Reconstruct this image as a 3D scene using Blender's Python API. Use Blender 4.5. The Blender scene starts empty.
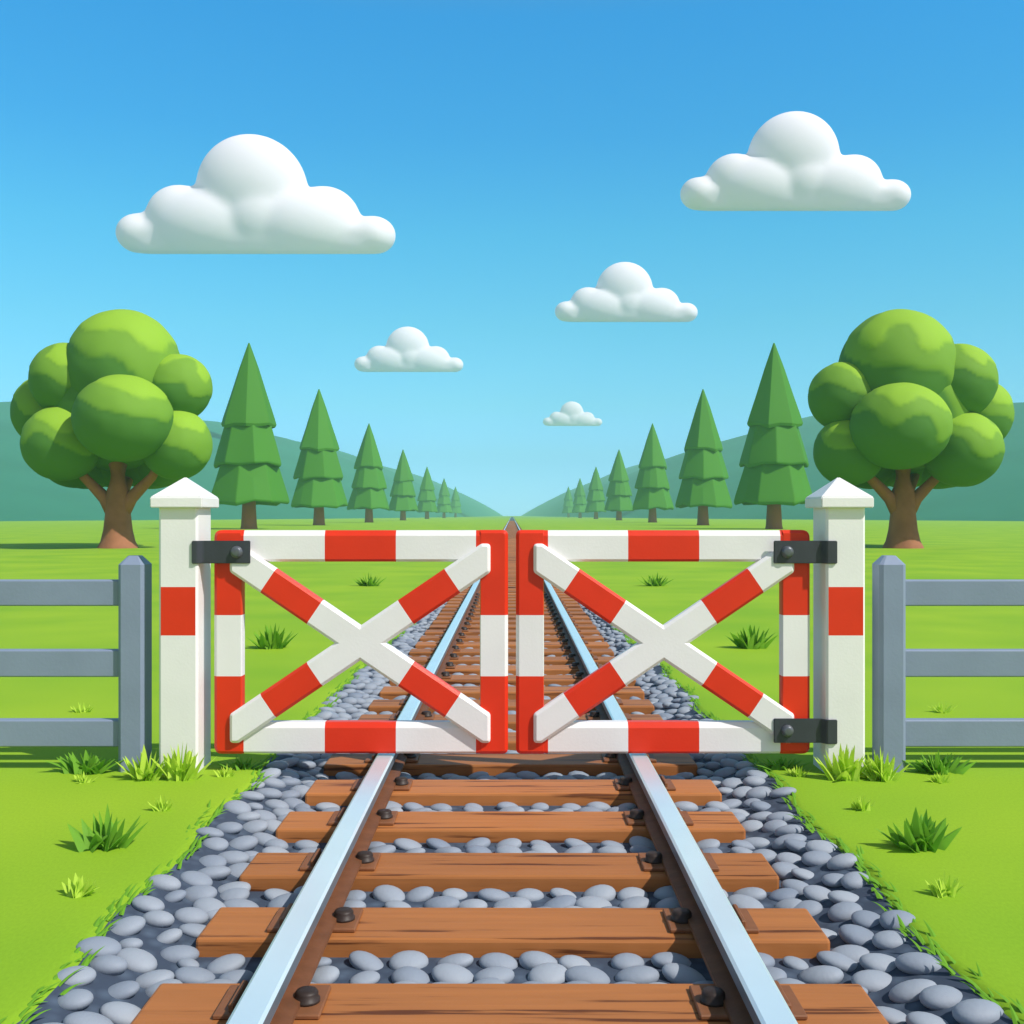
import bpy, bmesh, math, random
from mathutils import Vector, Matrix
R = math.radians
random.seed(7)
sc = bpy.context.scene
C = sc.collection

# ------------------------------------------------------------------ camera constants
F = 1080.0            # focal length in pixels
HC = 1.6              # camera height
HX, HY = 512.0, 515.0 # vanishing point of the track

def P(px, py, Y):
    """world X, Z of a pixel at distance Y"""
    return (px - HX) * Y / F, HC - (py - HY) * Y / F
def ground(px, py):
    Y = F * HC / (py - HY)
    return (px - HX) * Y / F, Y

# ------------------------------------------------------------------ materials
def mat(name, col, rough=0.6, metal=0.0, var=0.0, vscale=4.0, bump=0.0, bscale=40.0, spec=0.3, rnd=0.0, coords='Object'):
    m = bpy.data.materials.new(name); m.use_nodes = True
    nt = m.node_tree; n = nt.nodes; l = nt.links
    b = n['Principled BSDF']
    b.inputs['Roughness'].default_value = rough
    b.inputs['Metallic'].default_value = metal
    b.inputs['Specular IOR Level'].default_value = spec
    b.inputs['Base Color'].default_value = (*col, 1)
    tc = n.new('ShaderNodeTexCoord')
    out = None
    if var > 0:
        t = n.new('ShaderNodeTexNoise'); t.inputs['Scale'].default_value = vscale
        t.inputs['Detail'].default_value = 5
        l.new(tc.outputs[coords], t.inputs['Vector'])
        mp = n.new('ShaderNodeMapRange')
        mp.inputs['From Min'].default_value = 0.3; mp.inputs['From Max'].default_value = 0.7
        mp.inputs['To Min'].default_value = 1 - var; mp.inputs['To Max'].default_value = 1 + var
        l.new(t.outputs['Fac'], mp.inputs['Value'])
        out = mp.outputs['Result']
    if rnd > 0:
        oi = n.new('ShaderNodeObjectInfo')
        mr = n.new('ShaderNodeMapRange')
        mr.inputs['To Min'].default_value = 1 - rnd; mr.inputs['To Max'].default_value = 1 + rnd
        l.new(oi.outputs['Random'], mr.inputs['Value'])
        if out:
            mu = n.new('ShaderNodeMath'); mu.operation = 'MULTIPLY'
            l.new(out, mu.inputs[0]); l.new(mr.outputs['Result'], mu.inputs[1]); out = mu.outputs[0]
        else: out = mr.outputs['Result']
    if out:
        vm = n.new('ShaderNodeVectorMath'); vm.operation = 'SCALE'
        vm.inputs[0].default_value = col
        l.new(out, vm.inputs['Scale'])
        l.new(vm.outputs['Vector'], b.inputs['Base Color'])
    if bump > 0:
        t2 = n.new('ShaderNodeTexNoise'); t2.inputs['Scale'].default_value = bscale; t2.inputs['Detail'].default_value = 4
        l.new(tc.outputs[coords], t2.inputs['Vector'])
        bp = n.new('ShaderNodeBump'); bp.inputs['Strength'].default_value = bump; bp.inputs['Distance'].default_value = 0.02
        l.new(t2.outputs['Fac'], bp.inputs['Height']); l.new(bp.outputs['Normal'], b.inputs['Normal'])
    return m

def wood_mat(name, light, dark, rough=0.55):
    """planed timber: long grain along X with a few dark splits, each object a little different"""
    m = bpy.data.materials.new(name); m.use_nodes = True
    nt = m.node_tree; n = nt.nodes; l = nt.links
    b = n['Principled BSDF']; b.inputs['Roughness'].default_value = rough
    b.inputs['Specular IOR Level'].default_value = 0.25
    tc = n.new('ShaderNodeTexCoord'); oi = n.new('ShaderNodeObjectInfo')
    cb = n.new('ShaderNodeVectorMath'); cb.operation = 'SCALE'
    cb.inputs[0].default_value = (31, 17, 11); l.new(oi.outputs['Random'], cb.inputs['Scale'])
    ad = n.new('ShaderNodeVectorMath'); ad.operation = 'ADD'
    l.new(tc.outputs['Object'], ad.inputs[0]); l.new(cb.outputs['Vector'], ad.inputs[1])
    mp = n.new('ShaderNodeMapping'); mp.inputs['Scale'].default_value = (1.3, 26, 26)
    l.new(ad.outputs['Vector'], mp.inputs['Vector'])
    t = n.new('ShaderNodeTexNoise'); t.inputs['Scale'].default_value = 1.0; t.inputs['Detail'].default_value = 4
    l.new(mp.outputs['Vector'], t.inputs['Vector'])
    rp = n.new('ShaderNodeValToRGB')
    rp.color_ramp.elements[0].position = 0.35; rp.color_ramp.elements[0].color = (*dark, 1)
    rp.color_ramp.elements[1].position = 0.42; rp.color_ramp.elements[1].color = (*[c*0.93 for c in light], 1)
    e = rp.color_ramp.elements.new(0.7); e.color = (*[c*1.08 for c in light], 1)
    l.new(t.outputs['Fac'], rp.inputs['Fac'])
    mr = n.new('ShaderNodeMapRange'); mr.inputs['To Min'].default_value = 0.86; mr.inputs['To Max'].default_value = 1.12
    l.new(oi.outputs['Random'], mr.inputs['Value'])
    vm = n.new('ShaderNodeVectorMath'); vm.operation = 'SCALE'
    l.new(rp.outputs['Color'], vm.inputs[0]); l.new(mr.outputs['Result'], vm.inputs['Scale'])
    l.new(vm.outputs['Vector'], b.inputs['Base Color'])
    bp = n.new('ShaderNodeBump'); bp.inputs['Strength'].default_value = 0.25; bp.inputs['Distance'].default_value = 0.01
    l.new(t.outputs['Fac'], bp.inputs['Height']); l.new(bp.outputs['Normal'], b.inputs['Normal'])
    return m

def attr_mat(name, c0, c1, rough=0.7, spec=0.25, bump=0.0, bscale=60):
    """two tones mixed by the mesh attribute 'tone'"""
    m = bpy.data.materials.new(name); m.use_nodes = True
    nt = m.node_tree; n = nt.nodes; l = nt.links
    b = n['Principled BSDF']; b.inputs['Roughness'].default_value = rough
    b.inputs['Specular IOR Level'].default_value = spec
    a = n.new('ShaderNodeAttribute'); a.attribute_name = 'tone'
    mx = n.new('ShaderNodeMix'); mx.data_type = 'RGBA'
    mx.inputs[6].default_value = (*c0, 1); mx.inputs[7].default_value = (*c1, 1)
    l.new(a.outputs['Fac'], mx.inputs[0]); l.new(mx.outputs[2], b.inputs['Base Color'])
    if bump > 0:
        tc = n.new('ShaderNodeTexCoord')
        t2 = n.new('ShaderNodeTexNoise'); t2.inputs['Scale'].default_value = bscale; t2.inputs['Detail'].default_value = 4
        l.new(tc.outputs['Object'], t2.inputs['Vector'])
        bp = n.new('ShaderNodeBump'); bp.inputs['Strength'].default_value = bump; bp.inputs['Distance'].default_value = 0.02
        l.new(t2.outputs['Fac'], bp.inputs['Height']); l.new(bp.outputs['Normal'], b.inputs['Normal'])
    return m

M = {}
M['white'] = mat('white_paint', (0.82, 0.785, 0.785), 0.42, var=0.035, vscale=3, bump=0.05, bscale=60)
M['red'] = mat('red_paint', (0.72, 0.034, 0.010), 0.38, var=0.06, vscale=4, bump=0.05, bscale=60)
M['iron'] = mat('dark_iron', (0.042, 0.046, 0.058), 0.42, var=0.12, vscale=9, bump=0.06, bscale=90, spec=0.4)
M['bolt'] = mat('bolt_steel', (0.13, 0.14, 0.16), 0.35, metal=0.4, var=0.1, vscale=30)
M['rustbolt'] = mat('rusty_bolt', (0.035, 0.022, 0.018), 0.5, var=0.2, vscale=40)
M['grey'] = mat('grey_paint', (0.22, 0.265, 0.375), 0.5, var=0.06, vscale=3, bump=0.06, bscale=50)
M['wood'] = wood_mat('sleeper_wood', (0.41, 0.148, 0.042), (0.12, 0.034, 0.009))
M['rust'] = mat('rail_rust', (0.165, 0.062, 0.026), 0.6, var=0.18, vscale=12, bump=0.1, bscale=50)
M['plate'] = mat('tie_plate_rust', (0.22, 0.085, 0.035), 0.55, var=0.15, vscale=12)
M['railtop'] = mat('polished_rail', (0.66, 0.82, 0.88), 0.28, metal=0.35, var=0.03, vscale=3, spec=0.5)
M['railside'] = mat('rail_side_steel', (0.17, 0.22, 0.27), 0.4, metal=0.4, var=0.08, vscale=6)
M['stone'] = attr_mat('ballast_stone', (0.20, 0.235, 0.30), (0.33, 0.36, 0.41), 0.6, bump=0.12, bscale=35)
M['bark'] = mat('bark', (0.32, 0.125, 0.065), 0.85, var=0.2, vscale=1.2, bump=0.25, bscale=4)
M['sbark'] = mat('spruce_bark', (0.34, 0.12, 0.06), 0.85, var=0.2, vscale=1.2, bump=0.25, bscale=4)
M['leaf'] = attr_mat('broad_foliage', (0.045, 0.165, 0.028), (0.27, 0.46, 0.030), 0.75, bump=0.12, bscale=3)  # the lighter tone is the highlight painted on the crowns
M['needle'] = mat('spruce_foliage', (0.056, 0.215, 0.013), 0.75, var=0.10, vscale=0.35, bump=0.1, bscale=3, rnd=0.04)
M['tuft_light'] = mat('light_grass', (0.58, 0.78, 0.09), 0.6, var=0.06, vscale=8, spec=0.2)
M['tuft_dark'] = mat('dark_grass', (0.21, 0.46, 0.04), 0.6, var=0.06, vscale=8, spec=0.2)
M['tuft_mid'] = mat('mid_grass', (0.22, 0.46, 0.03), 0.6, var=0.06, vscale=8, spec=0.2)
for k_ in ('tuft_light', 'tuft_dark', 'tuft_mid'):      # thin blades let light through
    nt = M[k_].node_tree; b = nt.nodes['Principled BSDF']; o_ = nt.nodes['Material Output']
    t_ = nt.nodes.new('ShaderNodeBsdfTranslucent'); x_ = nt.nodes.new('ShaderNodeMixShader'); x_.inputs[0].default_value = .4
    nt.links.new(b.inputs['Base Color'].links[0].from_socket, t_.inputs['Color'])
    nt.links.new(b.outputs[0], x_.inputs[1]); nt.links.new(t_.outputs[0], x_.inputs[2]); nt.links.new(x_.outputs[0], o_.inputs['Surface'])
M['hill'] = mat('hill_forest', (0.028, 0.158, 0.105), 0.9, var=0.10, vscale=0.02, spec=0.05)

def lawn_mat():
    m = bpy.data.materials.new('lawn'); m.use_nodes = True
    nt = m.node_tree; n = nt.nodes; l = nt.links
    b = n['Principled BSDF']; b.inputs['Roughness'].default_value = 0.85; b.inputs['Specular IOR Level'].default_value = 0.1
    tc = n.new('ShaderNodeTexCoord')
    t = n.new('ShaderNodeTexNoise'); t.inputs['Scale'].default_value = 0.42; t.inputs['Detail'].default_value = 2
    l.new(tc.outputs['Object'], t.inputs['Vector'])
    rp = n.new('ShaderNodeValToRGB')
    rp.color_ramp.elements[0].position = 0.3; rp.color_ramp.elements[0].color = (0.205, 0.385, 0.020, 1)
    rp.color_ramp.elements[1].position = 0.7; rp.color_ramp.elements[1].color = (0.295, 0.455, 0.024, 1)
    l.new(t.outputs['Fac'], rp.inputs['Fac'])
    t3 = n.new('ShaderNodeTexNoise'); t3.inputs['Scale'].default_value = 55; t3.inputs['Detail'].default_value = 3
    mp = n.new('ShaderNodeMapping'); mp.inputs['Scale'].default_value = (1.6, 0.7, 1)
    l.new(tc.outputs['Object'], mp.inputs['Vector']); l.new(mp.outputs['Vector'], t3.inputs['Vector'])
    mr = n.new('ShaderNodeMapRange'); mr.inputs['From Min'].default_value = 0.3; mr.inputs['From Max'].default_value = 0.7
    mr.inputs['To Min'].default_value = 0.94; mr.inputs['To Max'].default_value = 1.06
    l.new(t3.outputs['Fac'], mr.inputs['Value'])
    vm = n.new('ShaderNodeVectorMath'); vm.operation = 'SCALE'
    l.new(rp.outputs['Color'], vm.inputs[0]); l.new(mr.outputs['Result'], vm.inputs['Scale'])
    l.new(vm.outputs['Vector'], b.inputs['Base Color'])
    return m
M['lawn'] = lawn_mat()

def bed_mat():
    m = bpy.data.materials.new('ballast_bed'); m.use_nodes = True
    nt = m.node_tree; n = nt.nodes; l = nt.links
    b = n['Principled BSDF']; b.inputs['Roughness'].default_value = 0.9
    tc = n.new('ShaderNodeTexCoord')
    v = n.new('ShaderNodeTexVoronoi'); v.inputs['Scale'].default_value = 16
    l.new(tc.outputs['Object'], v.inputs['Vector'])
    rp = n.new('ShaderNodeValToRGB')
    rp.color_ramp.elements[0].position = 0.1; rp.color_ramp.elements[0].color = (0.075, 0.105, 0.155, 1)
    rp.color_ramp.elements[1].position = 0.6; rp.color_ramp.elements[1].color = (0.038, 0.055, 0.09, 1)
    l.new(v.outputs['Distance'], rp.inputs['Fac']); l.new(rp.outputs['Color'], b.inputs['Base Color'])
    return m
M['bed'] = bed_mat()

def cloud_mat():
    m = bpy.data.materials.new('cloud_vapour'); m.use_nodes = True
    nt = m.node_tree; nt.nodes.clear(); n = nt.nodes; l = nt.links
    o = n.new('ShaderNodeOutputMaterial'); d = n.new('ShaderNodeBsdfDiffuse'); t = n.new('ShaderNodeBsdfTranslucent'); mx = n.new('ShaderNodeMixShader')
    d.inputs['Color'].default_value = (1.0, 0.94, 1.0, 1); t.inputs['Color'].default_value = (1.0, 0.94, 1.0, 1)
    mx.inputs[0].default_value = 0.32                # cloud lets light through as well as throwing it back
    l.new(d.outputs[0], mx.inputs[1]); l.new(t.outputs[0], mx.inputs[2]); l.new(mx.outputs[0], o.inputs['Surface'])
    return m
M['cloud'] = cloud_mat()

# ------------------------------------------------------------------ object helpers
def link(o, parent=None):
    C.objects.link(o)
    if parent: o.parent = parent
    return o
def obj(name, bm, mats, parent=None, smooth=False, loc=None):
    me = bpy.data.meshes.new(name)
    bmesh.ops.recalc_face_normals(bm, faces=bm.faces)
    bm.to_mesh(me); bm.free()
    if not isinstance(mats, (list, tuple)): mats = [mats]
    for m in mats: me.materials.append(m)
    if smooth:
        for p in me.polygons: p.use_smooth = True
    o = bpy.data.objects.new(name, me)
    if loc: o.location = loc
    return link(o, parent)
def tag(o, label=None, cat=None, group=None, kind=None):
    if label: o['label'] = label
    if cat: o['category'] = cat
    if group: o['group'] = group
    if kind: o['kind'] = kind
    return o
def thing(name, loc, label, cat, group=None):
    o = bpy.data.objects.new(name, None); o.location = loc; o.empty_display_size = 0.2
    link(o); return tag(o, label, cat, group)
def copy_tree(o, parent=None):
    c = o.copy(); C.objects.link(c)
    if parent: c.parent = parent
    for ch in list(o.children): copy_tree(ch, c)
    return c

def inset(poly, ds):
    """inset a CCW polygon by a distance per edge"""
    n = len(poly); res = []
    lines = []
    for i in range(n):
        a = Vector(poly[i]); b = Vector(poly[(i+1) % n]); d = (b - a).normalized()
        nrm = Vector((-d.y, d.x)); lines.append((a + nrm*ds[i], d))
    for i in range(n):
        p1, d1 = lines[i-1]; p2, d2 = lines[i]
        den = d1.x*d2.y - d1.y*d2.x
        if abs(den) < 1e-4: res.append(p2.copy()); continue
        t = ((p2.x-p1.x)*d2.y - (p2.y-p1.y)*d2.x) / den
        res.append(p1 + d1*t)
    return res
def area2(poly):
    return sum(poly[i][0]*poly[(i+1)%len(poly)][1] - poly[(i+1)%len(poly)][0]*poly[i][1] for i in range(len(poly)))
def chamfer_prism(bm, poly, yf, yb, bev, ds=None):
    """outline in X,Z extruded along Y, its front edge chamfered"""
    if area2(poly) < 0: poly = poly[::-1]; ds = None if ds is None else ds[::-1][1:] + [ds[::-1][0]]
    n = len(poly)
    ins = inset(poly, ds if ds else [bev]*n)
    vf = [bm.verts.new((p.x, yf, p.y)) for p in ins]
    vo = [bm.verts.new((p[0], yf + bev, p[1])) for p in poly]
    vb = [bm.verts.new((p[0], yb, p[1])) for p in poly]
    bm.faces.new(vf); bm.faces.new(vb[::-1])
    for i in range(n):
        j = (i+1) % n
        bm.faces.new((vo[i], vo[j], vf[j], vf[i]))
        bm.faces.new((vb[i], vb[j], vo[j], vo[i]))
def box(bm, x0, x1, y0, y1, z0, z1, bevel=0.0, seg=1):
    r = bmesh.ops.create_cube(bm, size=1)
    vs = r['verts']
    for v in vs:
        v.co = Vector((x0 + (v.co.x+.5)*(x1-x0), y0 + (v.co.y+.5)*(y1-y0), z0 + (v.co.z+.5)*(z1-z0)))
    if bevel > 0:
        es = list({e for v in vs for e in v.link_edges})
        bmesh.ops.bevel(bm, geom=es, offset=bevel, segments=seg, affect='EDGES', profile=0.5)
def cut(bm, co, no):
    bmesh.ops.bisect_plane(bm, geom=bm.verts[:]+bm.edges[:]+bm.faces[:], plane_co=co, plane_no=no, dist=1e-5)
def round_poly(poly, radii, seg=5):
    out = []; n = len(poly)
    for i in range(n):
        p = Vector(poly[i]); r = radii[i]
        if r <= 0: out.append((p.x, p.y)); continue
        a = (Vector(poly[i-1]) - p); b = (Vector(poly[(i+1) % n]) - p)
        ang = a.angle(b); t = min(r / math.tan(ang/2), a.length*.45, b.length*.45)
        p0 = p + a.normalized()*t; p1 = p + b.normalized()*t
        for k in range(seg+1):
            s = k/seg
            q = p0*(1-s)**2 + p*2*s*(1-s) + p1*s*s
            out.append((q.x, q.y))
    return out
def clip_poly(poly, a, b, c):
    """keep a*x+b*z<=c"""
    out = []
    for i in range(len(poly)):
        p, q = poly[i], poly[(i+1) % len(poly)]
        dp = a*p[0]+b*p[1]-c; dq = a*q[0]+b*q[1]-c
        if dp <= 0: out.append(p)
        if dp*dq < 0:
            t = dp/(dp-dq); out.append((p[0]+(q[0]-p[0])*t, p[1]+(q[1]-p[1])*t))
    return out

# ------------------------------------------------------------------ ground, ballast bed
def halfw(Y):
    pts = [(-50, 1.44), (10, 1.44), (17, 1.32), (38, 1.15), (85, 1.0), (900, 0.95)]
    for (a, wa), (b, wb) in zip(pts, pts[1:]):
        if Y <= b: return wa + (wb-wa)*(Y-a)/(b-a)
    return .95
def bedz(x, hw):
    a = abs(x); t = max(0, min(1, (a-1.15)/max(.05, hw-1.15)))
    return .055 + .094*t*(hw > 1.25)
TS, TZ = 1.095, -0.175      # the track lies in a shallow cutting: its scale and its level below the lawn
def edge(Y, sd):            # half width of the cutting's floor at world distance Y
    y = Y/TS
    return TS*(halfw(y) + 0.03*math.sin(y*(5.1 if sd < 0 else 4.3) + (0 if sd < 0 else 1))*(y < 30))
bm = bmesh.new()
ysg = [-120, -20] + [-4 + i*0.3 for i in range(130)] + [36, 40, 50, 65, 90, 140, 220, 400, 700, 1000, 1880]
prev = None
for Y in ysg:
    row = []
    for sd in (-1, 1):
        e = edge(Y, sd)
        pts = [(0, -.185), (e-.08, -.185), (e-.015, -.035), (e+.01, -.008), (e+.05, 0), (e+.19, 0), (e+1.0, 0), (30, 0), (1100, 0)]
        if sd > 0: pts = pts[1:]
        r_ = [bm.verts.new((sd*x, Y, z)) for x, z in pts]
        row += r_[::-1] if sd < 0 else r_
    if prev:
        for q in range(len(row)-1): bm.faces.new((prev[q], prev[q+1], row[q+1], row[q]))
    prev = row
tag(obj('ground', bm, M['lawn'], smooth=True), kind='structure')

bm = bmesh.new()
ys = [-3 + i*0.5 for i in range(60)] + [28, 32, 40, 60, 90, 200, 500, 900]
prev = None
for Y in ys:
    w = halfw(Y) + 0.03*math.sin(Y*5.1)*(Y < 30)
    w2 = halfw(Y) + 0.03*math.sin(Y*4.3+1)*(Y < 30)
    row = [bm.verts.new((x, Y, bedz(x, h_))) for x, h_ in ((-w, w), (-min(w*.99, 1.15), w), (min(w2*.99, 1.15), w2), (w2, w2))]
    if prev:
        for k in range(3): bm.faces.new((prev[k], prev[k+1], row[k+1], row[k]))
    prev = row
o = tag(obj('ballast_bed', bm, M['bed']), kind='structure'); o.scale = (TS, TS, TS); o.location = (0, 0, TZ)

# ------------------------------------------------------------------ the track
TIE_TOP, TIE_W, TIE_L, PITCH, TIE0 = 0.12, 0.32, 2.25, 0.667, 3.15
RX = 0.725
track = thing('railway_track', (0, 3.3*TS, TZ), 'straight single railway track with brown wooden sleepers and shiny steel rails under the gates', 'railway track')
ox, oy = 0, 3.3
track.scale = (TS, TS, TS)
bm = bmesh.new(); box(bm, -TIE_L/2, TIE_L/2, -TIE_W/2, TIE_W/2, -0.03, TIE_TOP, 0.012, 2)
sl0 = obj('sleeper', bm, M['wood'], track)
def plate_bm():
    bm = bmesh.new(); box(bm, -0.16, 0.16, -0.105, 0.105, TIE_TOP+0.0005, TIE_TOP+0.016, 0.004)
    # raised shoulders that hold the rail foot
    box(bm, -0.118, -0.098, -0.085, 0.085, TIE_TOP+0.012, TIE_TOP+0.040, 0.005)
    return bm
pl = plate_bm()
me_pl = bpy.data.meshes.new('tie_plate'); bmesh.ops.recalc_face_normals(pl, faces=pl.faces); pl.to_mesh(me_pl); pl.free(); me_pl.materials.append(M['plate'])
def bolt_bm(r, h, sides=20):
    bm = bmesh.new()
    prof = [(r*1.15, 0), (r*1.15, h*.25), (r, h*.3), (r, h*.75), (r*.86, h*.95), (r*.5, h*1.03)]
    rings = []
    for (rr, z) in prof:
        rings.append([bm.verts.new((rr*math.cos(2*math.pi*k/sides), rr*math.sin(2*math.pi*k/sides), z)) for k in range(sides)])
    for a, b in zip(rings, rings[1:]):
        for k in range(sides):
            bm.faces.new((a[k], a[(k+1)%sides], b[(k+1)%sides], b[k]))
    bm.faces.new(rings[-1]); bm.faces.new(rings[0][::-1])
    return bm
b_ = bolt_bm(0.036, 0.036)
me_bolt = bpy.data.meshes.new('bolt'); bmesh.ops.recalc_face_normals(b_, faces=b_.faces); b_.to_mesh(me_bolt); b_.free(); me_bolt.materials.append(M['rustbolt'])
for p in me_bolt.polygons: p.use_smooth = True
rng = random.Random(3)
tie_spots = []
for i in range(100):
    Y = TIE0 + i*PITCH + TIE_W/2
    s = sl0 if i == 0 else sl0.copy()
    if i: C.objects.link(s); s.parent = track
    s.location = (rng.uniform(-.012, .012), Y + rng.uniform(-.008, .008) - oy, 0)
    s.rotation_euler = (0, 0, R(rng.uniform(-.35, .35)))
    tie_spots.append(Y)
    if i < 26:
        for sd in (-1, 1):
            p = bpy.data.objects.new('tie_plate', me_pl); link(p, s)
            p.location = (sd*RX, 0, 0)
            if sd > 0: p.rotation_euler = (0, 0, math.pi)
            b = bpy.data.objects.new('bolt', me_bolt); link(b, s)
            b.location = (sd*(RX-0.104), -0.012, TIE_TOP+0.0155)
bm = bmesh.new()
for i in range(100, 420):
    Y = TIE0 + i*PITCH
    box(bm, -TIE_L/2*(1-.1*(i > 160)), TIE_L/2*(1-.1*(i > 160)), Y-oy, Y+TIE_W-oy, -0.03, TIE_TOP)
tag(obj('distant_sleepers', bm, M['wood'], track), kind='stuff')

def rail(sd):
    b0 = TIE_TOP + 0.017
    half = [(0.0, 0.25), (0.040, 0.25), (0.050, 0.243), (0.051, 0.205), (0.046, 0.197), (0.017, 0.188), (0.015, 0.165), (0.030, 0.158), (0.084, 0.149), (0.086, b0)]
    prof = [(x, z) for x, z in half[1:]] + [(-x, z) for x, z in half[1:]][::-1]
    bm = bmesh.new()
    ysr = [0.4, 10, 30, 80, 200, 450, 880]
    rings = [[bm.verts.new((sd*RX + x, Y-oy, z)) for x, z in prof] for Y in ysr]
    n = len(prof)
    for a, b in zip(rings, rings[1:]):
        for k in range(n):
            f = bm.faces.new((a[k], a[(k+1) % n], b[(k+1) % n], b[k]))
            i0, i1 = sorted((k, (k+1) % n))
            zs = (prof[k][1] + prof[(k+1) % n][1])/2
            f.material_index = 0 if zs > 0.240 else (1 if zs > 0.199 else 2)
    bm.faces.new(rings[0]); bm.faces.new(rings[-1][::-1])
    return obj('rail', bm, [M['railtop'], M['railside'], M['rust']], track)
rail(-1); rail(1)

# ------------------------------------------------------------------ ballast stones (gravel)
def stones():
    rng = random.Random(11)
    tmpl = {}
    for sub in (1, 2, 3):
        b = bmesh.new(); bmesh.ops.create_icosphere(b, subdivisions=sub, radius=1)
        tmpl[sub] = ([v.co.copy() for v in b.verts], [[v.index for v in f.verts] for f in b.faces]); b.free()
    pts = []
    y = 2.0; r_i = 0
    while y < 46:                                   # the shoulders: staggered, tightly packed rows
        hw = halfw(y) - .03
        for sd in (-1, 1):
            x = TIE_L/2 + .055 + (.075 if r_i % 2 else 0) + rng.uniform(-.02, .02)
            while x < hw + .005:
                d = rng.uniform(.116, .146) if rng.random() < .85 else rng.uniform(.08, .10)
                pts.append((sd*(x + rng.uniform(-.018, .018)), y + rng.uniform(-.02, .02), d, False))
                x += .146 + rng.uniform(-.012, .016)
        y += .112; r_i += 1
    for i in range(-2, 66):                         # the cribs: rows between the sleepers
        y0 = TIE0 + i*PITCH + TIE_W
        for q, (yy, off) in enumerate(((y0+.062, 0), (y0+.172, .07), (y0+.285, .02))):
            x = -TIE_L/2 - .02 + off
            while x < TIE_L/2 + .03:
                if abs(abs(x)-RX) > .03:
                    d = rng.uniform(.116, .146) if rng.random() < .8 else rng.uniform(.08, .105)
                    pts.append((x + rng.uniform(-.015, .015), yy + rng.uniform(-.012, .012), d, True))
                x += .148 + rng.uniform(-.012, .022)
    hwid = halfw
    verts, faces, tone = [], [], []
    for (x, y, d, inside) in pts:
        sub = 3 if y < 6 else (2 if y < 14 else 1)
        tv, tf = tmpl[sub]
        rx = d*.5*rng.uniform(1.0, 1.15); ry = d*.5*rng.uniform(.76, .88); rz = d*.5*rng.uniform(.44, .54)
        a = rng.uniform(-.5, .5); ca, sa = math.cos(a), math.sin(a)
        tx, ty = rng.uniform(-.25, .25), rng.uniform(-.25, .25)
        k1 = Vector((rng.gauss(0, 1), rng.gauss(0, 1), rng.gauss(0, 1))).normalized(); am = rng.uniform(.03, .13)
        z = bedz(x, hwid(y)) + rz*.15
        base = len(verts); t = min(1, max(0, rng.gauss(.62, .25)))
        for v in tv:
            s = 1 + am*(v.dot(k1))**2*(1 if v.dot(k1) > 0 else -1)
            px, py, pz = v.x*rx*s, v.y*ry*s, v.z*rz*s
            pz += tx*px + ty*py*.6
            verts.append((x + px*ca - py*sa, y + px*sa + py*ca, z + pz)); tone.append(t)
        faces += [[i+base for i in f] for f in tf]
    me = bpy.data.meshes.new('ballast_stones'); me.from_pydata(verts, [], faces)
    at = me.attributes.new('tone', 'FLOAT', 'POINT'); at.data.foreach_set('value', tone)
    for p in me.polygons: p.use_smooth = True
    me.materials.append(M['stone'])
    o = link(bpy.data.objects.new('ballast_stones', me)); o.scale = (TS, TS, TS); o.location = (0, 0, TZ)
    tag(o, 'rounded blue grey ballast pebbles bedding the railway track', 'gravel', kind='stuff')
    print('stones', len(pts), len(verts))
stones()

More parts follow.
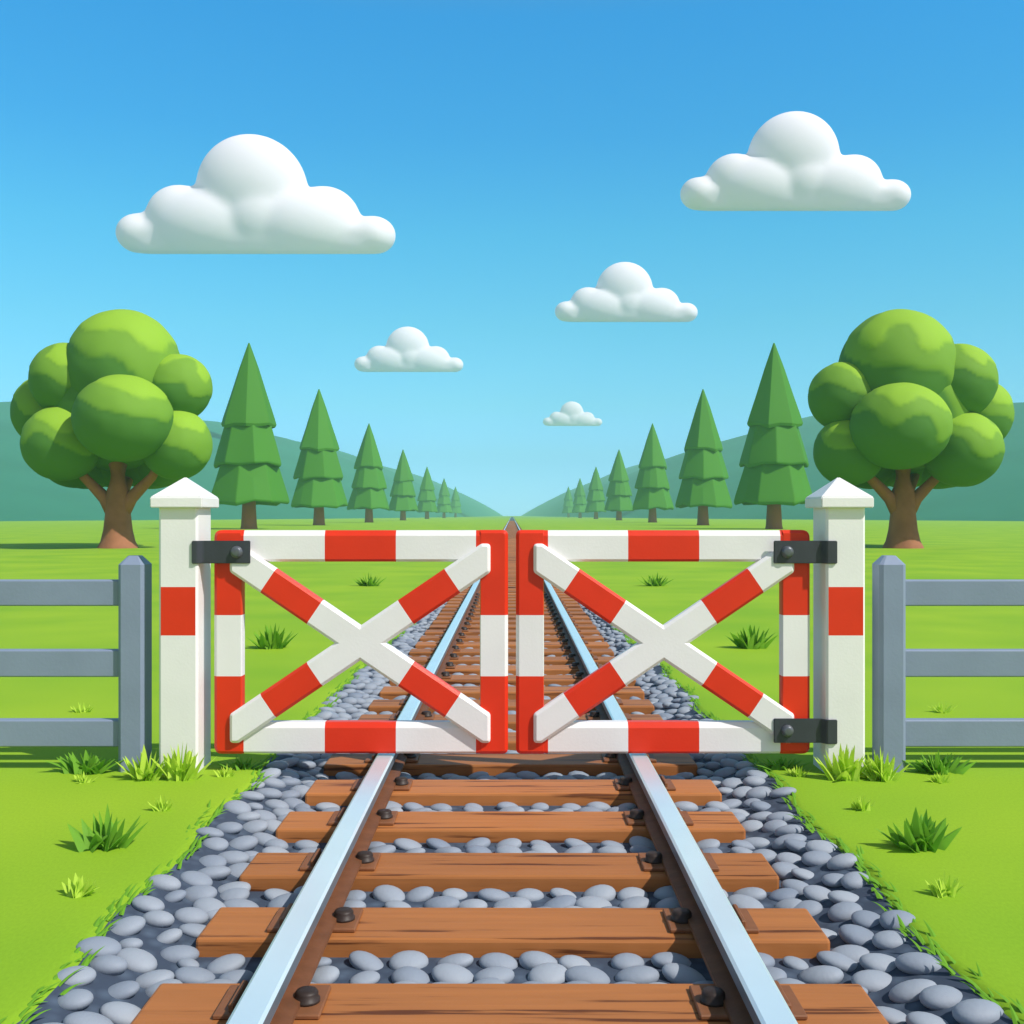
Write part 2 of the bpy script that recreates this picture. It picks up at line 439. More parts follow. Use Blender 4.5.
# ------------------------------------------------------------------ gates
GY = 6.72              # front plane of the gate frames
def gate(sd):
    """sd=-1 left leaf as drawn in pixels; +1 mirrored"""
    GP = GY + .012
    def mx(px): return (px - HX) * GP / F * (1 if sd < 0 else -1)
    def mz(py): return HC - (py - HY) * GP / F
    side = 'left' if sd < 0 else 'right'
    cx = mx(361)
    g = thing('crossing_gate', (cx, GY+.05, 0),
              'red and white striped gate leaf left of the track, hung from one hinge' if sd < 0 else
              'red and white striped gate leaf right of the track, hung from two hinges',
              'gate', 'striped level crossing gate leaves')
    gx, gy = cx, GY+.05
    def W(p): return (p[0]-gx, p[1])
    bev = 0.020
    yf, yb = GY-gy, GY+.085-gy
    zt, zb = mz(530), mz(754)
    def stile(pa, pb, outer):
        x0, x1 = sorted((mx(pa), mx(pb)))
        poly = [(x0-gx, zb), (x1-gx, zb), (x1-gx, zt), (x0-gx, zt)]
        om = mx(pa) if outer else mx(pb)   # the rounded side
        r = 0.05 if outer else 0.035
        rad = [r if abs(p[0]+gx-om) < 1e-6 else 0 for p in poly]
        rp_ = round_poly(poly, rad); im = x0-gx if abs(om-x1) < 1e-6 else x1-gx
        n_ = len(rp_); ds = [.005 if abs(rp_[i][0]-im) < 1e-6 and abs(rp_[(i+1) % n_][0]-im) < 1e-6 else bev for i in range(n_)]
        bm = bmesh.new(); chamfer_prism(bm, rp_, yf, yb, bev, ds)
        z1, z2 = mz(615), mz(676)
        cut(bm, (0, 0, z1), (0, 0, 1)); cut(bm, (0, 0, z2), (0, 0, 1))
        for f in bm.faces:
            f.material_index = 1 if z2 < f.calc_center_median().z < z1 else 0
        obj('stile', bm, [M['red'], M['white']], g)
    stile(214, 242, True); stile(480, 508, False)
    def bar(name, pt, pb_):
        x0, x1 = sorted((mx(241.2), mx(480.8)))
        za, zc = mz(pb_)+.002, mz(pt)-.002
        poly = [(x0-gx, za), (x1-gx, za), (x1-gx, zc), (x0-gx, zc)]
        bm = bmesh.new(); chamfer_prism(bm, poly, yf+.002, yb-.004, bev, [bev*.8, 0, bev*1.7, 0])
        c1, c2 = sorted((mx(325)-gx, mx(396)-gx))
        cut(bm, (c1, 0, 0), (1, 0, 0)); cut(bm, (c2, 0, 0), (1, 0, 0))
        e1, e2 = sorted((mx(244)-gx, mx(476)-gx))
        cut(bm, (e1, 0, 0), (1, 0, 0)); cut(bm, (e2, 0, 0), (1, 0, 0))
        for f in bm.faces:
            xx = f.calc_center_median().x
            f.material_index = 0 if c1 < xx < c2 or xx < e1 or xx > e2 else 1
        obj(name, bm, [M['red'], M['white']], g)
    bar('top_rail', 530, 562); bar('bottom_rail', 722, 754)
    # crossed braces: one welded X in front of the frame
    zc = mz(642.5); ccx = mx(361) - gx
    s = 0.678; h = 17.3 * GY / F           # slope, half height of a bar measured upright
    hw = h / s                              # half width across at the crossing
    xl, xr = sorted((mx(231)-gx, mx(490.5)-gx)); zl, zh = mz(742), mz(543.5)
    def bar_poly(sg):
        L = 3
        strip = [(ccx-L, zc-sg*s*L-h), (ccx+L, zc+sg*s*L-h), (ccx+L, zc+sg*s*L+h), (ccx-L, zc-sg*s*L+h)]
        for (a, b, c) in ((1, 0, xr), (-1, 0, -xl), (0, 1, zh), (0, -1, -zl)): strip = clip_poly(strip, a, b, c)
        return strip
    # walk the outline of the X
    A = bar_poly(1); B = bar_poly(-1)
    crossing = [(ccx+hw, zc), (ccx, zc+h), (ccx-hw, zc), (ccx, zc-h)]
    def arm(poly, right):
        pts = [p for p in poly if (p[0] > ccx+.3) == right and abs(p[0]-ccx) > .3]
        return pts
    def order(pts, ref):  # ccw about the crossing
        return sorted(pts, key=lambda p: math.atan2(p[1]-zc, p[0]-ccx))
    out = [crossing[0]] + order(arm(A, True), 0) + [crossing[1]] + order(arm(B, False), 0) + [crossing[2]]
    la = arm(A, False)
    la = sorted(la, key=lambda p: math.atan2(p[1]-zc, p[0]-ccx))
    out += la + [crossing[3]] + order(arm(B, True), 0)
    rad = [0 if p in crossing else 0.03 for p in out]
    out = round_poly(out, rad, 4)
    bm = bmesh.new(); chamfer_prism(bm, out, yf-.034, yf+.03, 0.018)
    # colour bands cut square across each arm
    ang = math.atan(s)
    bands = (0.342, 0.690)   # distances from the crossing in metres
    cut(bm, (ccx, 0, 0), (1, 0, 0)); cut(bm, (0, 0, zc), (0, 0, 1))
    for sg in (1, -1):
        d = Vector((math.cos(ang), 0, sg*math.sin(ang)))
        for k in bands:
            for q in (1, -1):
                fs = [f for f in bm.faces if (f.calc_center_median().x - ccx)*q > 0 and (f.calc_center_median().z - zc)*q*sg > 0]
                es = list({e for f in fs for e in f.edges}); vs_ = list({v for f in fs for v in f.verts})
                bmesh.ops.bisect_plane(bm, geom=vs_ + es + fs, plane_co=Vector((ccx, 0, zc)) + d*q*k, plane_no=d, dist=1e-5)
    for f in bm.faces:
        c = f.calc_center_median() - Vector((ccx, 0, zc))
        best = None
        for sg in (1, -1):
            d = Vector((math.cos(ang), 0, sg*math.sin(ang)))
            t = c.dot(d); off = (c - d*t); off.y = 0
            if best is None or off.length < best[0]: best = (off.length, abs(t))
        f.material_index = 0 if bands[0] < best[1] < bands[1] else 1
    obj('cross_brace', bm, [M['red'], M['white']], g)
    # hinge straps
    rows = ((540.5, 563),) if sd < 0 else ((540.5, 563), (717, 741))
    for (pt, pb_) in rows:
        yA = yf - .046; yB = 6.634 - gy
        xa, xm, xe = mx(250)*.9915-gx*1, mx(206)-gx, None
        sgn = 1 if sd < 0 else -1
        xm2 = xm - sgn*0.03
        xe = ((191.5 if sd < 0 else 186.5)-HX)*6.634/F*sgn - gx
        th = .016
        line = [(xa, yA), (xm, yA), (xm2, yB), (xe, yB)]
        zA, zB = mz(pb_), mz(pt)
        bm = bmesh.new()
        fr = [(bm.verts.new((x, y, zA)), bm.verts.new((x, y, zB))) for x, y in line]
        bk = [(bm.verts.new((x, y+th, zA)), bm.verts.new((x, y+th, zB))) for x, y in line]
        for k in range(3):
            bm.faces.new((fr[k][0], fr[k+1][0], fr[k+1][1], fr[k][1])); bm.faces.new((bk[k][1], bk[k+1][1], bk[k+1][0], bk[k][0]))
            bm.faces.new((fr[k][1], fr[k+1][1], bk[k+1][1], bk[k][1])); bm.faces.new((fr[k][0], bk[k][0], bk[k+1][0], fr[k+1][0]))
        bm.faces.new((fr[0][0], fr[0][1], bk[0][1], bk[0][0])); bm.faces.new((fr[3][0], bk[3][0], bk[3][1], fr[3][1]))
        bmesh.ops.recalc_face_normals(bm, faces=bm.faces)
        bmesh.ops.bevel(bm, geom=[e for e in bm.edges if e.calc_face_angle(0) > .5], offset=.004, segments=2, affect='EDGES')
        hs = obj('hinge_strap', bm, M['iron'], g)
        bb = bolt_bm(0.033, 0.026)
        bmesh.ops.rotate(bb, cent=(0, 0, 0), matrix=Matrix.Rotation(R(90), 3, 'X'), verts=bb.verts)
        bo = obj('bolt', bb, M['bolt'], hs, smooth=True)
        bo.location = (mx(239)-gx, yA-.0005, (zA+zB)/2)
        # block that carries the strap on the frame, seen from the side
        bm = bmesh.new(); x0, x1 = sorted((mx(241)-gx, mx(216)-gx)); box(bm, x0, x1, yA+th+.0005, yf+.004, zA+.02, zB-.02, .003)
        obj('hinge_block', bm, M['iron'], hs)
    return g
gate(-1); gate(1)

# ------------------------------------------------------------------ gate posts
def gate_post(sd):
    side = 'left' if sd < 0 else 'right'
    cx, cy = sd*2.056, 6.80
    t = thing('gate_post', (cx, cy, 0), f'stout white post with red band and pointed cap, carrying the gate {side} of the track', 'gate post', 'white posts carrying the gate leaves')
    hx, hy = 0.121, 0.15
    bm = bmesh.new(); box(bm, -hx, hx, -hy, hy, -0.06, 1.65)
    bmesh.ops.bevel(bm, geom=[e for e in bm.edges if abs(e.verts[0].co.z-e.verts[1].co.z) > 1], offset=.014, segments=1, affect='EDGES')
    z1, z2 = HC-(587-HY)*6.65/F, HC-(635.5-HY)*6.65/F
    cut(bm, (0, 0, z1), (0, 0, 1)); cut(bm, (0, 0, z2), (0, 0, 1))
    for f in bm.faces:
        c = f.calc_center_median()
        if z2 < c.z < z1 and f.normal.y < -.9: f.material_index = 1
    obj('shaft', bm, [M['white'], M['red']], t)
    bm = bmesh.new()
    w, d = .161, .19
    lv = []
    for (k, z) in ((1, 1.645), (1, 1.710), (0.0, 1.842)):
        if k: lv.append([bm.verts.new((x*w, y*d, z)) for x, y in ((-1, -1), (1, -1), (1, 1), (-1, 1))])
    ap = bm.verts.new((0, 0, 1.842))
    bm.faces.new(lv[0][::-1])
    for k in range(4):
        bm.faces.new((lv[0][k], lv[0][(k+1) % 4], lv[1][(k+1) % 4], lv[1][k])); bm.faces.new((lv[1][k], lv[1][(k+1) % 4], ap))
    bmesh.ops.recalc_face_normals(bm, faces=bm.faces)
    bmesh.ops.bevel(bm, geom=bm.edges[:], offset=.006, segments=2, affect='EDGES')
    obj('cap', bm, M['white'], t)
gate_post(-1); gate_post(1)

# ------------------------------------------------------------------ side fences
def fence(sd):
    side = 'left' if sd < 0 else 'right'
    px = sd*2.372
    t = thing('rail_fence', (px, 6.80, 0), f'grey three-rail fence beside the gate post {side} of the track', 'fence', 'grey rail fences beside the gates')
    def post(dx):
        bm = bmesh.new()
        hx, hy = .083, .085
        box(bm, -hx, hx, -hy, hy, -.06, 1.29)
        bmesh.ops.bevel(bm, geom=[e for e in bm.edges if abs(e.verts[0].co.z-e.verts[1].co.z) > 1], offset=.022, segments=1, affect='EDGES')
        top = [f for f in bm.faces if f.normal.z > .9]
        r = bmesh.ops.extrude_face_region(bm, geom=top)
        vs = [v for v in r['geom'] if isinstance(v, bmesh.types.BMVert)]
        for v in vs: v.co = Vector((v.co.x*.42, v.co.y*.42, 1.345))
        bmesh.ops.delete(bm, geom=top, context='FACES')
        o = obj('post', bm, M['grey'], t); o.location = (dx, 0, 0)
        return o
    post(0); post(sd*2.6)
    for k, (pt, pb_) in enumerate(((580, 606), (650, 677), (720, 747))):
        Yr = 6.76
        zt, zb = HC-(pt-HY)*Yr/F, HC-(pb_-HY)*Yr/F
        for seg in range(1):
            x0, x1 = sorted((sd*.075, sd*2.53))
            bm = bmesh.new(); box(bm, x0, x1, -.045, .03, zb, zt, .008)
            obj('rail', bm, M['grey'], t)
        x0, x1 = sorted((sd*2.67, sd*5.0))
        bm = bmesh.new(); box(bm, x0, x1, -.045, .03, zb, zt, .008)
        obj('rail', bm, M['grey'], t)
    post(sd*5.07)
fence(-1); fence(1)

# ------------------------------------------------------------------ trees
def tube(bm, path, sides=12):
    """path of (Vector, radius)"""
    rings = []
    for i, (p, r) in enumerate(path):
        a = path[max(i-1, 0)][0]; b = path[min(i+1, len(path)-1)][0]
        d = (b-a).normalized(); q = d.to_track_quat('Z', 'Y')
        rings.append([bm.verts.new(p + q @ Vector((r*math.cos(2*math.pi*k/sides), r*math.sin(2*math.pi*k/sides), 0))) for k in range(sides)])
    for a, b in zip(rings, rings[1:]):
        for k in range(sides): bm.faces.new((a[k], a[(k+1) % sides], b[(k+1) % sides], b[k]))
    bm.faces.new(rings[0][::-1]); bm.faces.new(rings[-1])

def round_tree(name, base_px, base_py, lobes, label, seed):
    X0, Y0 = ground(base_px, base_py)
    k = Y0 / F
    t = thing(name, (X0, Y0, 0), label, 'tree', 'round broadleaf trees')
    def L(px, py, dy=0):
        Y = Y0 + dy
        return Vector(((px-HX)*Y/F - X0, dy, HC-(py-HY)*Y/F))
    bm = bmesh.new()
    def pp(dx, py, r, dy=0): return (L(base_px+dx, py, dy), r*k)
    tube(bm, [(Vector((0, 0, -.3)), 22*k), pp(0, 547, 19.5), pp(0, 541, 16.5), pp(0, 530, 14), pp(0, 515, 12.3), pp(0, 503, 12), pp(0, 490, 10.5), pp(0, 465, 9), pp(1, 430, 5)], 16)
    for sg in (-1, 1):
        tube(bm, [pp(sg*4, 512, 8.5), pp(sg*13, 498, 6.5), pp(sg*24, 487, 5.5), pp(sg*34, 477, 4.6, -.3), pp(sg*44, 458, 3.5, -.5)], 10)
    tube(bm, [pp(0, 506, 7, .1), pp(6, 490, 6, .9), pp(14, 470, 4.5, 1.8)], 8)
    obj('trunk', bm, M['bark'], t, smooth=True)
    rng = random.Random(seed)
    verts, faces, tone = [], [], []
    b = bmesh.new(); bmesh.ops.create_icosphere(b, subdivisions=5, radius=1)
    tv = [v.co.copy() for v in b.verts]; tf = [[v.index for v in f.verts] for f in b.faces]; b.free()
    from mathutils import noise
    for (px, py, rx, ry, dy) in lobes:
        c = L(px, py, dy); kk = (Y0+dy)/F
        rx_, ry_ = rx*kk, ry*kk
        off = Vector((rng.uniform(-50, 50), rng.uniform(-50, 50), rng.uniform(-50, 50)))
        base = len(verts)
        for v in tv:
            n1 = noise.noise(v*1.25 + off)
            # raised leaf pads with a wavy lower edge; sunlit highlight painted lighter towards upper right
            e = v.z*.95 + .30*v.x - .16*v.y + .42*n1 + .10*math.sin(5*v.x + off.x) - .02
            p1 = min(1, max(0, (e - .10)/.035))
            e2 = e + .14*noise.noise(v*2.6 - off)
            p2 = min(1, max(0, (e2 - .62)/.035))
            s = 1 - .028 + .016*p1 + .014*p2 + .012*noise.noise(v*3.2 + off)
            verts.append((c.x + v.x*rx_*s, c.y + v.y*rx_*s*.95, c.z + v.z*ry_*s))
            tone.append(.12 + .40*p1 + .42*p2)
        faces += [[i+base for i in f] for f in tf]
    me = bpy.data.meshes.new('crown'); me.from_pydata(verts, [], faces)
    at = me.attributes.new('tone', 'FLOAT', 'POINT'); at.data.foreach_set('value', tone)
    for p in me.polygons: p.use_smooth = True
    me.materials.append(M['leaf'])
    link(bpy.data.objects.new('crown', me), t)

left_lobes = [(121, 405, 74, 68, 1.2), (88, 458, 42, 32, 2.6), (150, 458, 42, 32, 2.6), (118, 455, 44, 34, 3.0), (123, 371, 58, 61, -.2), (123, 419, 50, 44, -2.6), (178, 388, 34, 34, -.6), (176, 445, 36, 36, -1.0),
              (66, 380, 36, 37, -.6), (62, 444, 40, 38, -1.0), (118, 440, 60, 43, 3.4), (46, 412, 34, 36, .8), (75, 455, 36, 34, 2.0), (160, 455, 34, 33, 2.0)]
right_lobes = [(902, 405, 74, 68, 1.2), (872, 458, 42, 32, 2.6), (937, 458, 42, 32, 2.6), (905, 455, 44, 34, 3.0), (897, 371, 59, 61, -.2), (900, 427, 50, 44, -2.6), (843, 397, 35, 35, -.6), (849, 452, 36, 35, -.9),
               (958, 382, 38, 38, -.6), (962, 450, 40, 38, -1.0), (903, 440, 60, 43, 3.4), (978, 415, 34, 36, .8), (865, 456, 36, 33, 2.0), (946, 456, 34, 33, 2.0)]
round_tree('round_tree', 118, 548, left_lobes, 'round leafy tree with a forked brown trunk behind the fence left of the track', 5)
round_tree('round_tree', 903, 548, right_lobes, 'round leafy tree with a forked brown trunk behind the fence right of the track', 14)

def spruce_proto():
    """unit height 1, standing at the origin"""
    t = bpy.data.objects.new('spruce_tree', None); link(t); t.empty_display_size = .2
    bm = bmesh.new()
    tube(bm, [(Vector((0, 0, -.02)), .052), (Vector((0, 0, .02)), .043), (Vector((0, 0, .14)), .036), (Vector((0, 0, .5)), .02)], 12)
    obj('trunk', bm, M['sbark'], t, smooth=True)
    rng = random.Random(21)
    N = 7
    for (ztop, zbot, rtop, rbot, rot) in ((1.0, .545, .004, .150, .35), (.70, .335, .085, .188, .62), (.50, .135, .105, .216, .15)):
        bm = bmesh.new(); rings = []
        lev = [(0, rtop, 0), (.3, rtop + (rbot-rtop)*.34, .0), (.62, rtop + (rbot-rtop)*.66, .0), (.88, rtop+(rbot-rtop)*.93, .25), (.965, rbot, .7), (1.0, rbot*.955, 1), (.97, rbot*.80, .9), (.86, rbot*.3, .3)]
        jr = [rng.uniform(.96, 1.05) for _ in range(N*2)]; jz = [rng.uniform(-.012, .012) + .004*(1 if i % 2 else -1) for i in range(N*2)]
        for (u, r, wv) in lev:
            ring = []
            for k in range(N*2):
                a = rot + math.pi*k/N
                # facets: corners stand out, the middles are pulled in
                fr = (1.0 if k % 2 == 0 else math.cos(math.pi/N)*1.02) * (1 + (jr[k]-1)*min(1, u*1.4))
                z = ztop + (zbot-ztop)*u + jz[k]*wv
                ring.append(bm.verts.new((r*fr*math.cos(a), r*fr*math.sin(a), z)))
            rings.append(ring)
        n = N*2
        for a, b in zip(rings, rings[1:]):
            for k in range(n): bm.faces.new((a[k], a[(k+1) % n], b[(k+1) % n], b[k]))
        bm.faces.new(rings[0]); bm.faces.new(rings[-1][::-1])
        for e in bm.edges: e.smooth = True
        ft = obj('foliage_tier', bm, M['needle'], t)
        md = ft.modifiers.new('bevel', 'BEVEL'); md.width = .012; md.segments = 3; md.limit_method = 'ANGLE'; md.angle_limit = R(12)
        for p in ft.data.polygons: p.use_smooth = True
        md2 = ft.modifiers.new('wn', 'WEIGHTED_NORMAL'); md2.keep_sharp = False
    return t
proto = spruce_proto()
ords = ['nearest and tallest looking', 'second', 'third', 'fourth', 'fifth', 'sixth', 'seventh and smallest looking']
Ys = [123, 168, 231, 322, 436, 572, 739]
pxl = [249, 319, 369, 403, 427, 444, 455.5]
pxr = [774, 703, 652.5, 619, 596, 580, 568.5]
H = 21.2
first = True
for sd, pxs in (('left', pxl), ('right', pxr)):
    for i, (px, Y) in enumerate(zip(pxs, Ys)):
        o = proto if first else copy_tree(proto)
        first = False
        o.location = ((px-HX)*Y/F, Y, 0); o.scale = (H, H, H)
        o.rotation_euler = (0, 0, [0, .9, 2.1, 3.3, 4.2, 5.0, 1.4][i] + (0 if sd == 'left' else .35))
        tag(o, f'tiered dark green spruce, {ords[i]} in the receding row {sd} of the track', 'tree', 'spruces in two receding rows')

# ------------------------------------------------------------------ hills
def hills():
    def foot(Y):
        pts = [(200, 150), (290, 126), (430, 84), (576, 62), (739, 50), (1000, 34), (1700, 15), (1800, 12)]
        for (a, wa), (b, wb) in zip(pts, pts[1:]):
            if Y <= b: return wa + (wb-wa)*(Y-a)/(b-a)
        return 12
    from mathutils import noise
    for sd in (-1, 1):
        bm = bmesh.new(); rows = []
        for j in range(90):
            Y = 230 + 1500*(j/89)**1.25
            row = []
            for i in range(60):
                d = -4 + 520*(i/59)**1.5
                X = foot(Y) + d
                z = .37*max(d, 0)
                cap = 84 + 10*noise.noise(Vector((X*.006, Y*.003, 2+sd)))
                z = cap*(1-math.exp(-z/cap*1.28))/(1-math.exp(-1.28)) if z < cap*3 else cap*1.35
                z = min(z, cap)*min(1, .40 + .60*max(0, (Y-350)/450))
                z *= 1 + .10*noise.noise(Vector((X*.012, Y*.008, 7*sd)))
                endf = min(1, max(0, (Y-230)/90))
                z = z*endf - (0.5 if d <= 0 else 0)
                row.append(bm.verts.new((sd*X, Y, z)))
            rows.append(row)
        for a, b in zip(rows, rows[1:]):
            for k in range(59): bm.faces.new((a[k], a[k+1], b[k+1], b[k]))
        o = obj('hills', bm, M['hill'], smooth=True)
        tag(o, kind='structure')
hills()

# ------------------------------------------------------------------ grass tufts
def blade(bm, base, az, lean, ln, w, curve=.35):
    """a folded, tapering, bending blade"""
    d = Vector((math.cos(az), math.sin(az), 0)); side = Vector((-d.y, d.x, 0))
    prev = None; N = 5
    for i in range(N+1):
        u = i/N
        ang = lean*(1 + curve*u)
        p = base + d*(math.sin(ang)*ln*u) + Vector((0, 0, math.cos(ang)*ln*u))
        nrm = d*math.cos(ang) - Vector((0, 0, math.sin(ang)))
        ww = w*(1-u)**.75*.5*(1 if i else .85)
        if i == N: ww = .0006
        row = (bm.verts.new(p - side*ww), bm.verts.new(p - nrm*ww*.35), bm.verts.new(p + side*ww))
        if prev:
            bm.faces.new((prev[0], prev[1], row[1], row[0])); bm.faces.new((prev[1], prev[2], row[2], row[1]))
        prev = row
def tuft(px, py, wpx, hpx, m, label, seed, n=11, bw=.17, group=None):
    n += 2; bw *= 1.12
    X, Y = ground(px, py); k = Y/F
    rng = random.Random(seed)
    bm = bmesh.new()
    Hh, Wd = hpx*k, wpx*k*.5
    for i in range(n):
        s = -1 + 2*(i+.5)/n if n > 1 else 0
        s += rng.uniform(-.07, .07)
        az = 0 if s > 0 else math.pi
        az += rng.uniform(-.6, .6)
        a = abs(s)
        lean = math.atan2(Wd*a*.85, Hh*(1 - .50*a)) * .88
        ln = math.hypot(Wd*a*.85, Hh*(1-.50*a)) * rng.uniform(.86, 1.06)
        base = Vector((s*Wd*.50, rng.uniform(-.25, .25)*Wd, -.012))
        blade(bm, base, az, lean, ln, bw*2.1*Hh*rng.uniform(.85, 1.15), .1)
    for i in range(n):
        az = rng.uniform(0, 2*math.pi)
        base = Vector((rng.uniform(-.35, .35)*Wd, rng.uniform(-.35, .35)*Wd, -.012))
        blade(bm, base, az, rng.uniform(.15, .75), Hh*rng.uniform(.5, .8), bw*2.0*Hh)
    bmesh.ops.recalc_face_normals(bm, faces=bm.faces)
    o = obj('grass_tuft', bm, m, smooth=False, loc=(X, Y, 0))
    return tag(o, label, 'grass tuft', group or 'tufts of grass')
for s in (-1, 1):
    side = 'left' if s < 0 else 'right'
    def q(px): return px if s < 0 else 1024 - px
    sd = 10*s + 40
    tuft(q(105), 848, 72, 44, M['tuft_dark'], f'large dark green grass tuft on the lawn in front of the {side} fence', sd+1, 11, .20)
    tuft(q(79), 895, 36, 27, M['tuft_light'], f'pale grass tuft nearest the bottom {side} corner, in front of the large dark tuft', sd+2, 7, .20)
    tuft(q(162), 810, 24, 20, M['tuft_light'], f'tiny pale grass tuft in front of the {side} gate post', sd+3, 6, .20)
    tuft(q(181), 779, 52, 42, M['tuft_light'], f'bright grass tuft against the foot of the {side} gate post', sd+4, 12, .15)
    tuft(q(145), 779, 50, 36, M['tuft_light'], f'bright grass tuft against the foot of the {side} fence post', sd+5, 11, .17)
    tuft(q(86), 772, 66, 26, M['tuft_dark'], f'wide dark grass tuft below the lowest rail of the {side} fence', sd+6, 14, .24)
    tuft(q(84), 782, 24, 14, M['tuft_light'], f'small bright grass tuft in front of the dark tuft below the {side} fence', sd+7, 7, .2)
    tuft(q(226), 776, 22, 15, M['tuft_light'], f'small bright grass tuft between the {side} gate post and the ballast', sd+8, 6, .22)
    tuft(q(242), 768, 50, 15, M['tuft_dark'], f'low dark grass tuft under the hinged end of the {side} gate', sd+9, 13, .3)
    tuft(q(272), 648, 46, 28, M['tuft_mid'], f'green grass tuft seen through the outer triangle of the {side} gate', sd+10, 11, .2)
    tuft(q(369), 586, 32, 15, M['tuft_mid'], f'small far grass tuft seen through the upper triangle of the {side} gate', sd+11, 11, .2)
    tuft(q(82), 712, 26, 13, M['tuft_light'], f'faint grass tuft seen between the lower rails of the {side} fence', sd+12, 8, .14)

# fringe of short blades where lawn meets ballast
bm = bmesh.new(); rng = random.Random(77)
for s in (-1, 1):
    Y = 2.0
    while Y < 26:
        for _ in range(2):
            X = s*(edge(Y, s) + rng.uniform(-.035, .06))
            blade(bm, Vector((X, Y, -.015)), math.pi/2 - s*-.35 + rng.uniform(-.5, .5), rng.uniform(.75, 1.15), rng.uniform(.05, .11), rng.uniform(.016, .030))
        Y += rng.uniform(.02, .06)*(1 + Y*.05)
M['fringe'] = mat('edge_grass', (0.13, 0.31, 0.02), 0.7, var=0.06, vscale=8, spec=0.15)
tag(obj('grass_fringe', bm, M['fringe']), 'ragged fringe of short dark grass along both edges of the ballast', 'grass', kind='stuff')

# ------------------------------------------------------------------ clouds
def cloud_mesh():
    """unit = pixel of the large cloud, x centred, base at z=0"""
    bm = bmesh.new()
    cx, cb = 257.5, 254.0
    def ell(px, py, rx, rz, dy, ry):
        b2 = bmesh.new(); bmesh.ops.create_uvsphere(b2, u_segments=40, v_segments=24, radius=1)
        for v in b2.verts: v.co = Vector((px-cx + v.co.x*rx, dy + v.co.y*ry, cb-py + v.co.z*rz))
        r = bmesh.ops.bisect_plane(b2, geom=b2.verts[:]+b2.edges[:]+b2.faces[:], plane_co=(0, 0, 0), plane_no=(0, 0, -1), clear_outer=True)
        es = [e for e in b2.edges if e.is_boundary]
        if es: bmesh.ops.edgeloop_fill(b2, edges=es)
        me = bpy.data.meshes.new('tmp'); b2.to_mesh(me); b2.free(); bm.from_mesh(me); bpy.data.meshes.remove(me)
    ell(254, 193, 55.5, 54, 8, 40)
    ell(183, 220, 35, 33, 2, 30); ell(325, 222, 37, 34, 2, 30)
    ell(141, 234, 23, 20, 0, 26); ell(373, 236, 24, 19.5, 0, 26)
    ell(262, 222, 37, 34, -10, 27)
    ell(257, 240, 118, 24, 0, 34); ell(212, 228, 56, 36, -6, 33); ell(302, 228, 56, 36, -6, 33)
    ell(230, 236, 60, 28, 14, 34); ell(290, 232, 60, 30, 16, 30)
    b3 = bmesh.new(); box(b3, 141-cx, 373-cx, -24, 24, 0, 30, 8, 4)
    me = bpy.data.meshes.new('tmp'); b3.to_mesh(me); b3.free(); bm.from_mesh(me); bpy.data.meshes.remove(me)
    me = bpy.data.meshes.new('cloud'); bm.to_mesh(me); bm.free()
    tmp = link(bpy.data.objects.new('tmp', me))
    md = tmp.modifiers.new('r', 'REMESH'); md.mode = 'VOXEL'; md.voxel_size = 2.0
    m2 = tmp.modifiers.new('s', 'SMOOTH'); m2.factor = .5; m2.iterations = 55
    dg = bpy.context.evaluated_depsgraph_get()
    out = bpy.data.meshes.new_from_object(tmp.evaluated_get(dg))
    bpy.data.objects.remove(tmp); bpy.data.meshes.remove(me)
    out.name = 'cloud'
    for p in out.polygons: p.use_smooth = True
    out.materials.clear(); out.materials.append(M['cloud'])
    return out
cme = cloud_mesh()
ALT = 152.0
for (px, py, w, label) in ((257.5, 254, 280, 'largest white cumulus cloud, high on the left above the round tree'),
                           (794, 211, 231, 'second largest white cumulus cloud, highest of all on the right'),
                           (626, 322, 144, 'middle sized white cumulus cloud right of centre'),
                           (409, 372, 110, 'small white cumulus cloud left of centre above the spruce row'),
                           (572.5, 426, 60, 'tiniest white cumulus cloud, low above the end of the track')):
    Y = F*(ALT-HC)/(HY-py)
    o = link(bpy.data.objects.new('cloud', cme))
    o.location = ((px-HX)*Y/F, Y, ALT); k = w/280*Y/F
    o.scale = (k, k, k)
    o.rotation_euler = (math.atan2(HY-py, F), 0, 0)
    tag(o, label, 'cloud', 'flat bottomed cumulus clouds')

# ------------------------------------------------------------------ haze
HAZE = True
if HAZE:
    m = bpy.data.materials.new('haze'); m.use_nodes = True
    nt = m.node_tree; nt.nodes.clear()
    o_ = nt.nodes.new('ShaderNodeOutputMaterial'); v_ = nt.nodes.new('ShaderNodeVolumePrincipled')
    v_.inputs['Color'].default_value = (0.52, 0.95, 0.90, 1); v_.inputs['Density'].default_value = 0.0006
    v_.inputs['Anisotropy'].default_value = 0.0
    nt.links.new(v_.outputs['Volume'], o_.inputs['Volume'])
    bm = bmesh.new(); box(bm, -1150, 1150, -160, 1930, -1.5, 112)
    tag(obj('haze', bm, m), kind='stuff')

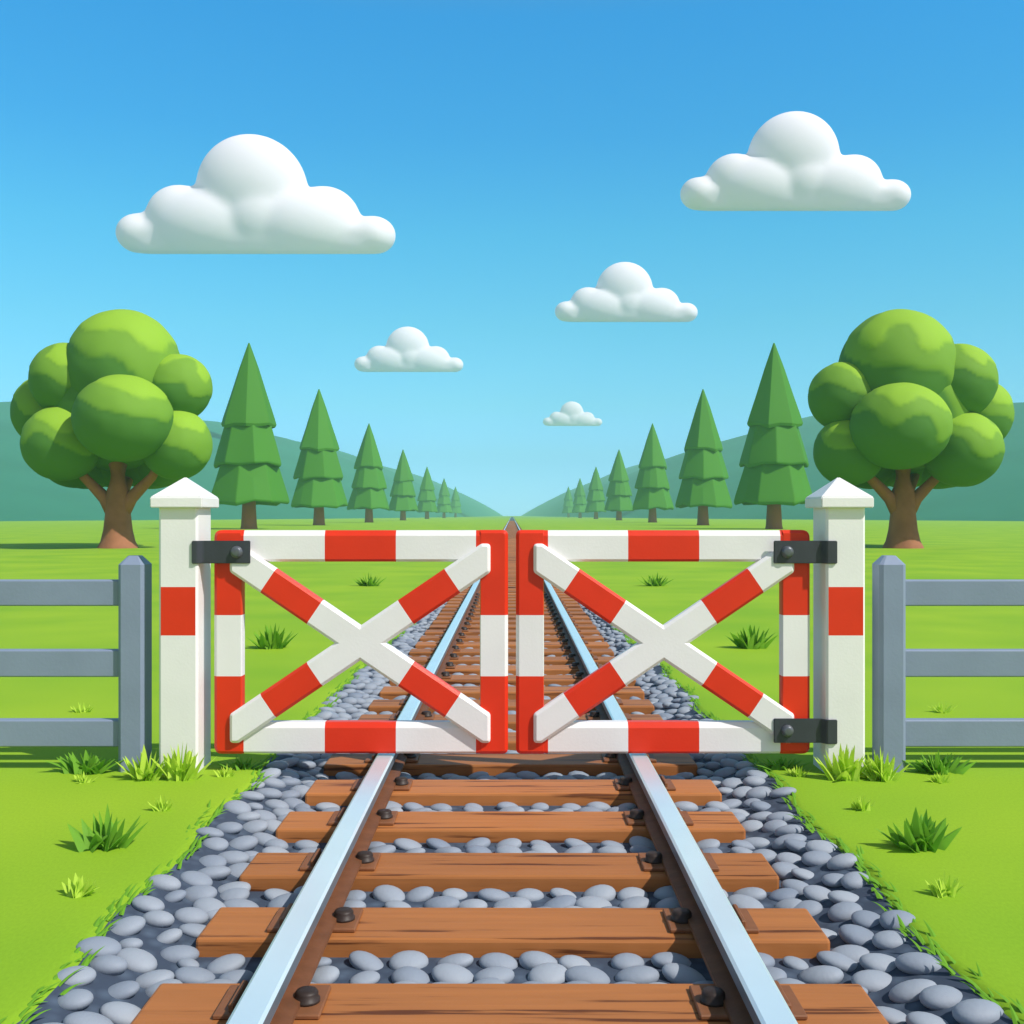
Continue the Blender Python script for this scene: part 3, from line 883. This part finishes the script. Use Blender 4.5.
# ------------------------------------------------------------------ light
EL, AZ = R(47), R(57)     # elevation; angle to the right of the direction behind the camera
dirs = Vector((math.cos(EL)*math.sin(AZ), -math.cos(EL)*math.cos(AZ), math.sin(EL)))
sl = bpy.data.lights.new('sun', 'SUN'); sl.energy = 4.6; sl.angle = R(0.6); sl.color = (1.0, 0.965, 0.90)
so = bpy.data.objects.new('sun', sl); link(so); so.rotation_euler = dirs.to_track_quat('Z', 'Y').to_euler(); so.location = (20, -20, 40)
w = bpy.data.worlds.new('World'); sc.world = w; w.use_nodes = True
nt = w.node_tree; n = nt.nodes; l = nt.links
bg = n['Background']; bg.inputs['Strength'].default_value = 0.13
sky = n.new('ShaderNodeTexSky'); sky.sky_type = 'NISHITA'; sky.sun_disc = False
sky.sun_elevation = EL; sky.sun_rotation = R(180) - AZ
sky.air_density = 1.0; sky.dust_density = 0.3; sky.ozone_density = 1.6
SKY_TINT = ((0, (0.675, 1.267, 3.067)), (0.05, (0.481, 0.967, 1.984)), (0.1, (0.435, 1.007, 1.414)), (0.17, (0.347, 1.077, 1.319)), (0.25, (0.226, 1.138, 1.426)), (0.33, (0.109, 1.061, 1.562)), (0.42, (0.066, 1.108, 1.723)), (.62, (1.5, 1.25, .95)), (1, (1.7, 1.35, .95)))
SKY_MAX = 4.0
tcw = n.new('ShaderNodeTexCoord'); sx = n.new('ShaderNodeSeparateXYZ'); l.new(tcw.outputs['Generated'], sx.inputs[0])
rp = n.new('ShaderNodeValToRGB')
while len(rp.color_ramp.elements) < len(SKY_TINT): rp.color_ramp.elements.new(.5)
for e, (z, c) in zip(rp.color_ramp.elements, SKY_TINT): e.position = z
for e, (z, c) in zip(rp.color_ramp.elements, SKY_TINT): e.color = (*[v/SKY_MAX for v in c], 1)
l.new(sx.outputs['Z'], rp.inputs['Fac'])
m1 = n.new('ShaderNodeVectorMath'); m1.operation = 'MULTIPLY'; m2_ = n.new('ShaderNodeVectorMath'); m2_.operation = 'SCALE'; m2_.inputs['Scale'].default_value = SKY_MAX
mrw = n.new('ShaderNodeMapRange'); mrw.interpolation_type = 'SMOOTHSTEP'
mrw.inputs['From Min'].default_value = -.35; mrw.inputs['From Max'].default_value = .35; l.new(sx.outputs['Y'], mrw.inputs['Value'])
mxw = n.new('ShaderNodeMix'); mxw.data_type = 'RGBA'; mxw.inputs[6].default_value = (*[v/SKY_MAX for v in (1.25, 1.03, .95)], 1)
l.new(mrw.outputs['Result'], mxw.inputs[0]); l.new(rp.outputs['Color'], mxw.inputs[7])
l.new(sky.outputs['Color'], m1.inputs[0]); l.new(mxw.outputs[2], m1.inputs[1]); l.new(m1.outputs['Vector'], m2_.inputs[0])
l.new(m2_.outputs['Vector'], bg.inputs['Color'])

# ------------------------------------------------------------------ camera
cam = bpy.data.cameras.new('camera'); co = bpy.data.objects.new('camera', cam); link(co)
co.location = (0, 0, HC); co.rotation_euler = (R(90), 0, 0)
cam.sensor_width = 36; cam.lens = 36*F/1024; cam.shift_y = (HY-512)/1024
cam.clip_start = 0.05; cam.clip_end = 6000
sc.camera = co

vs = sc.view_settings
vs.view_transform = 'Standard'; vs.look = 'None'; vs.exposure = 0; vs.gamma = 1
sc.cycles.use_denoising = True
sc.cycles.max_bounces = 8; sc.cycles.volume_bounces = 1
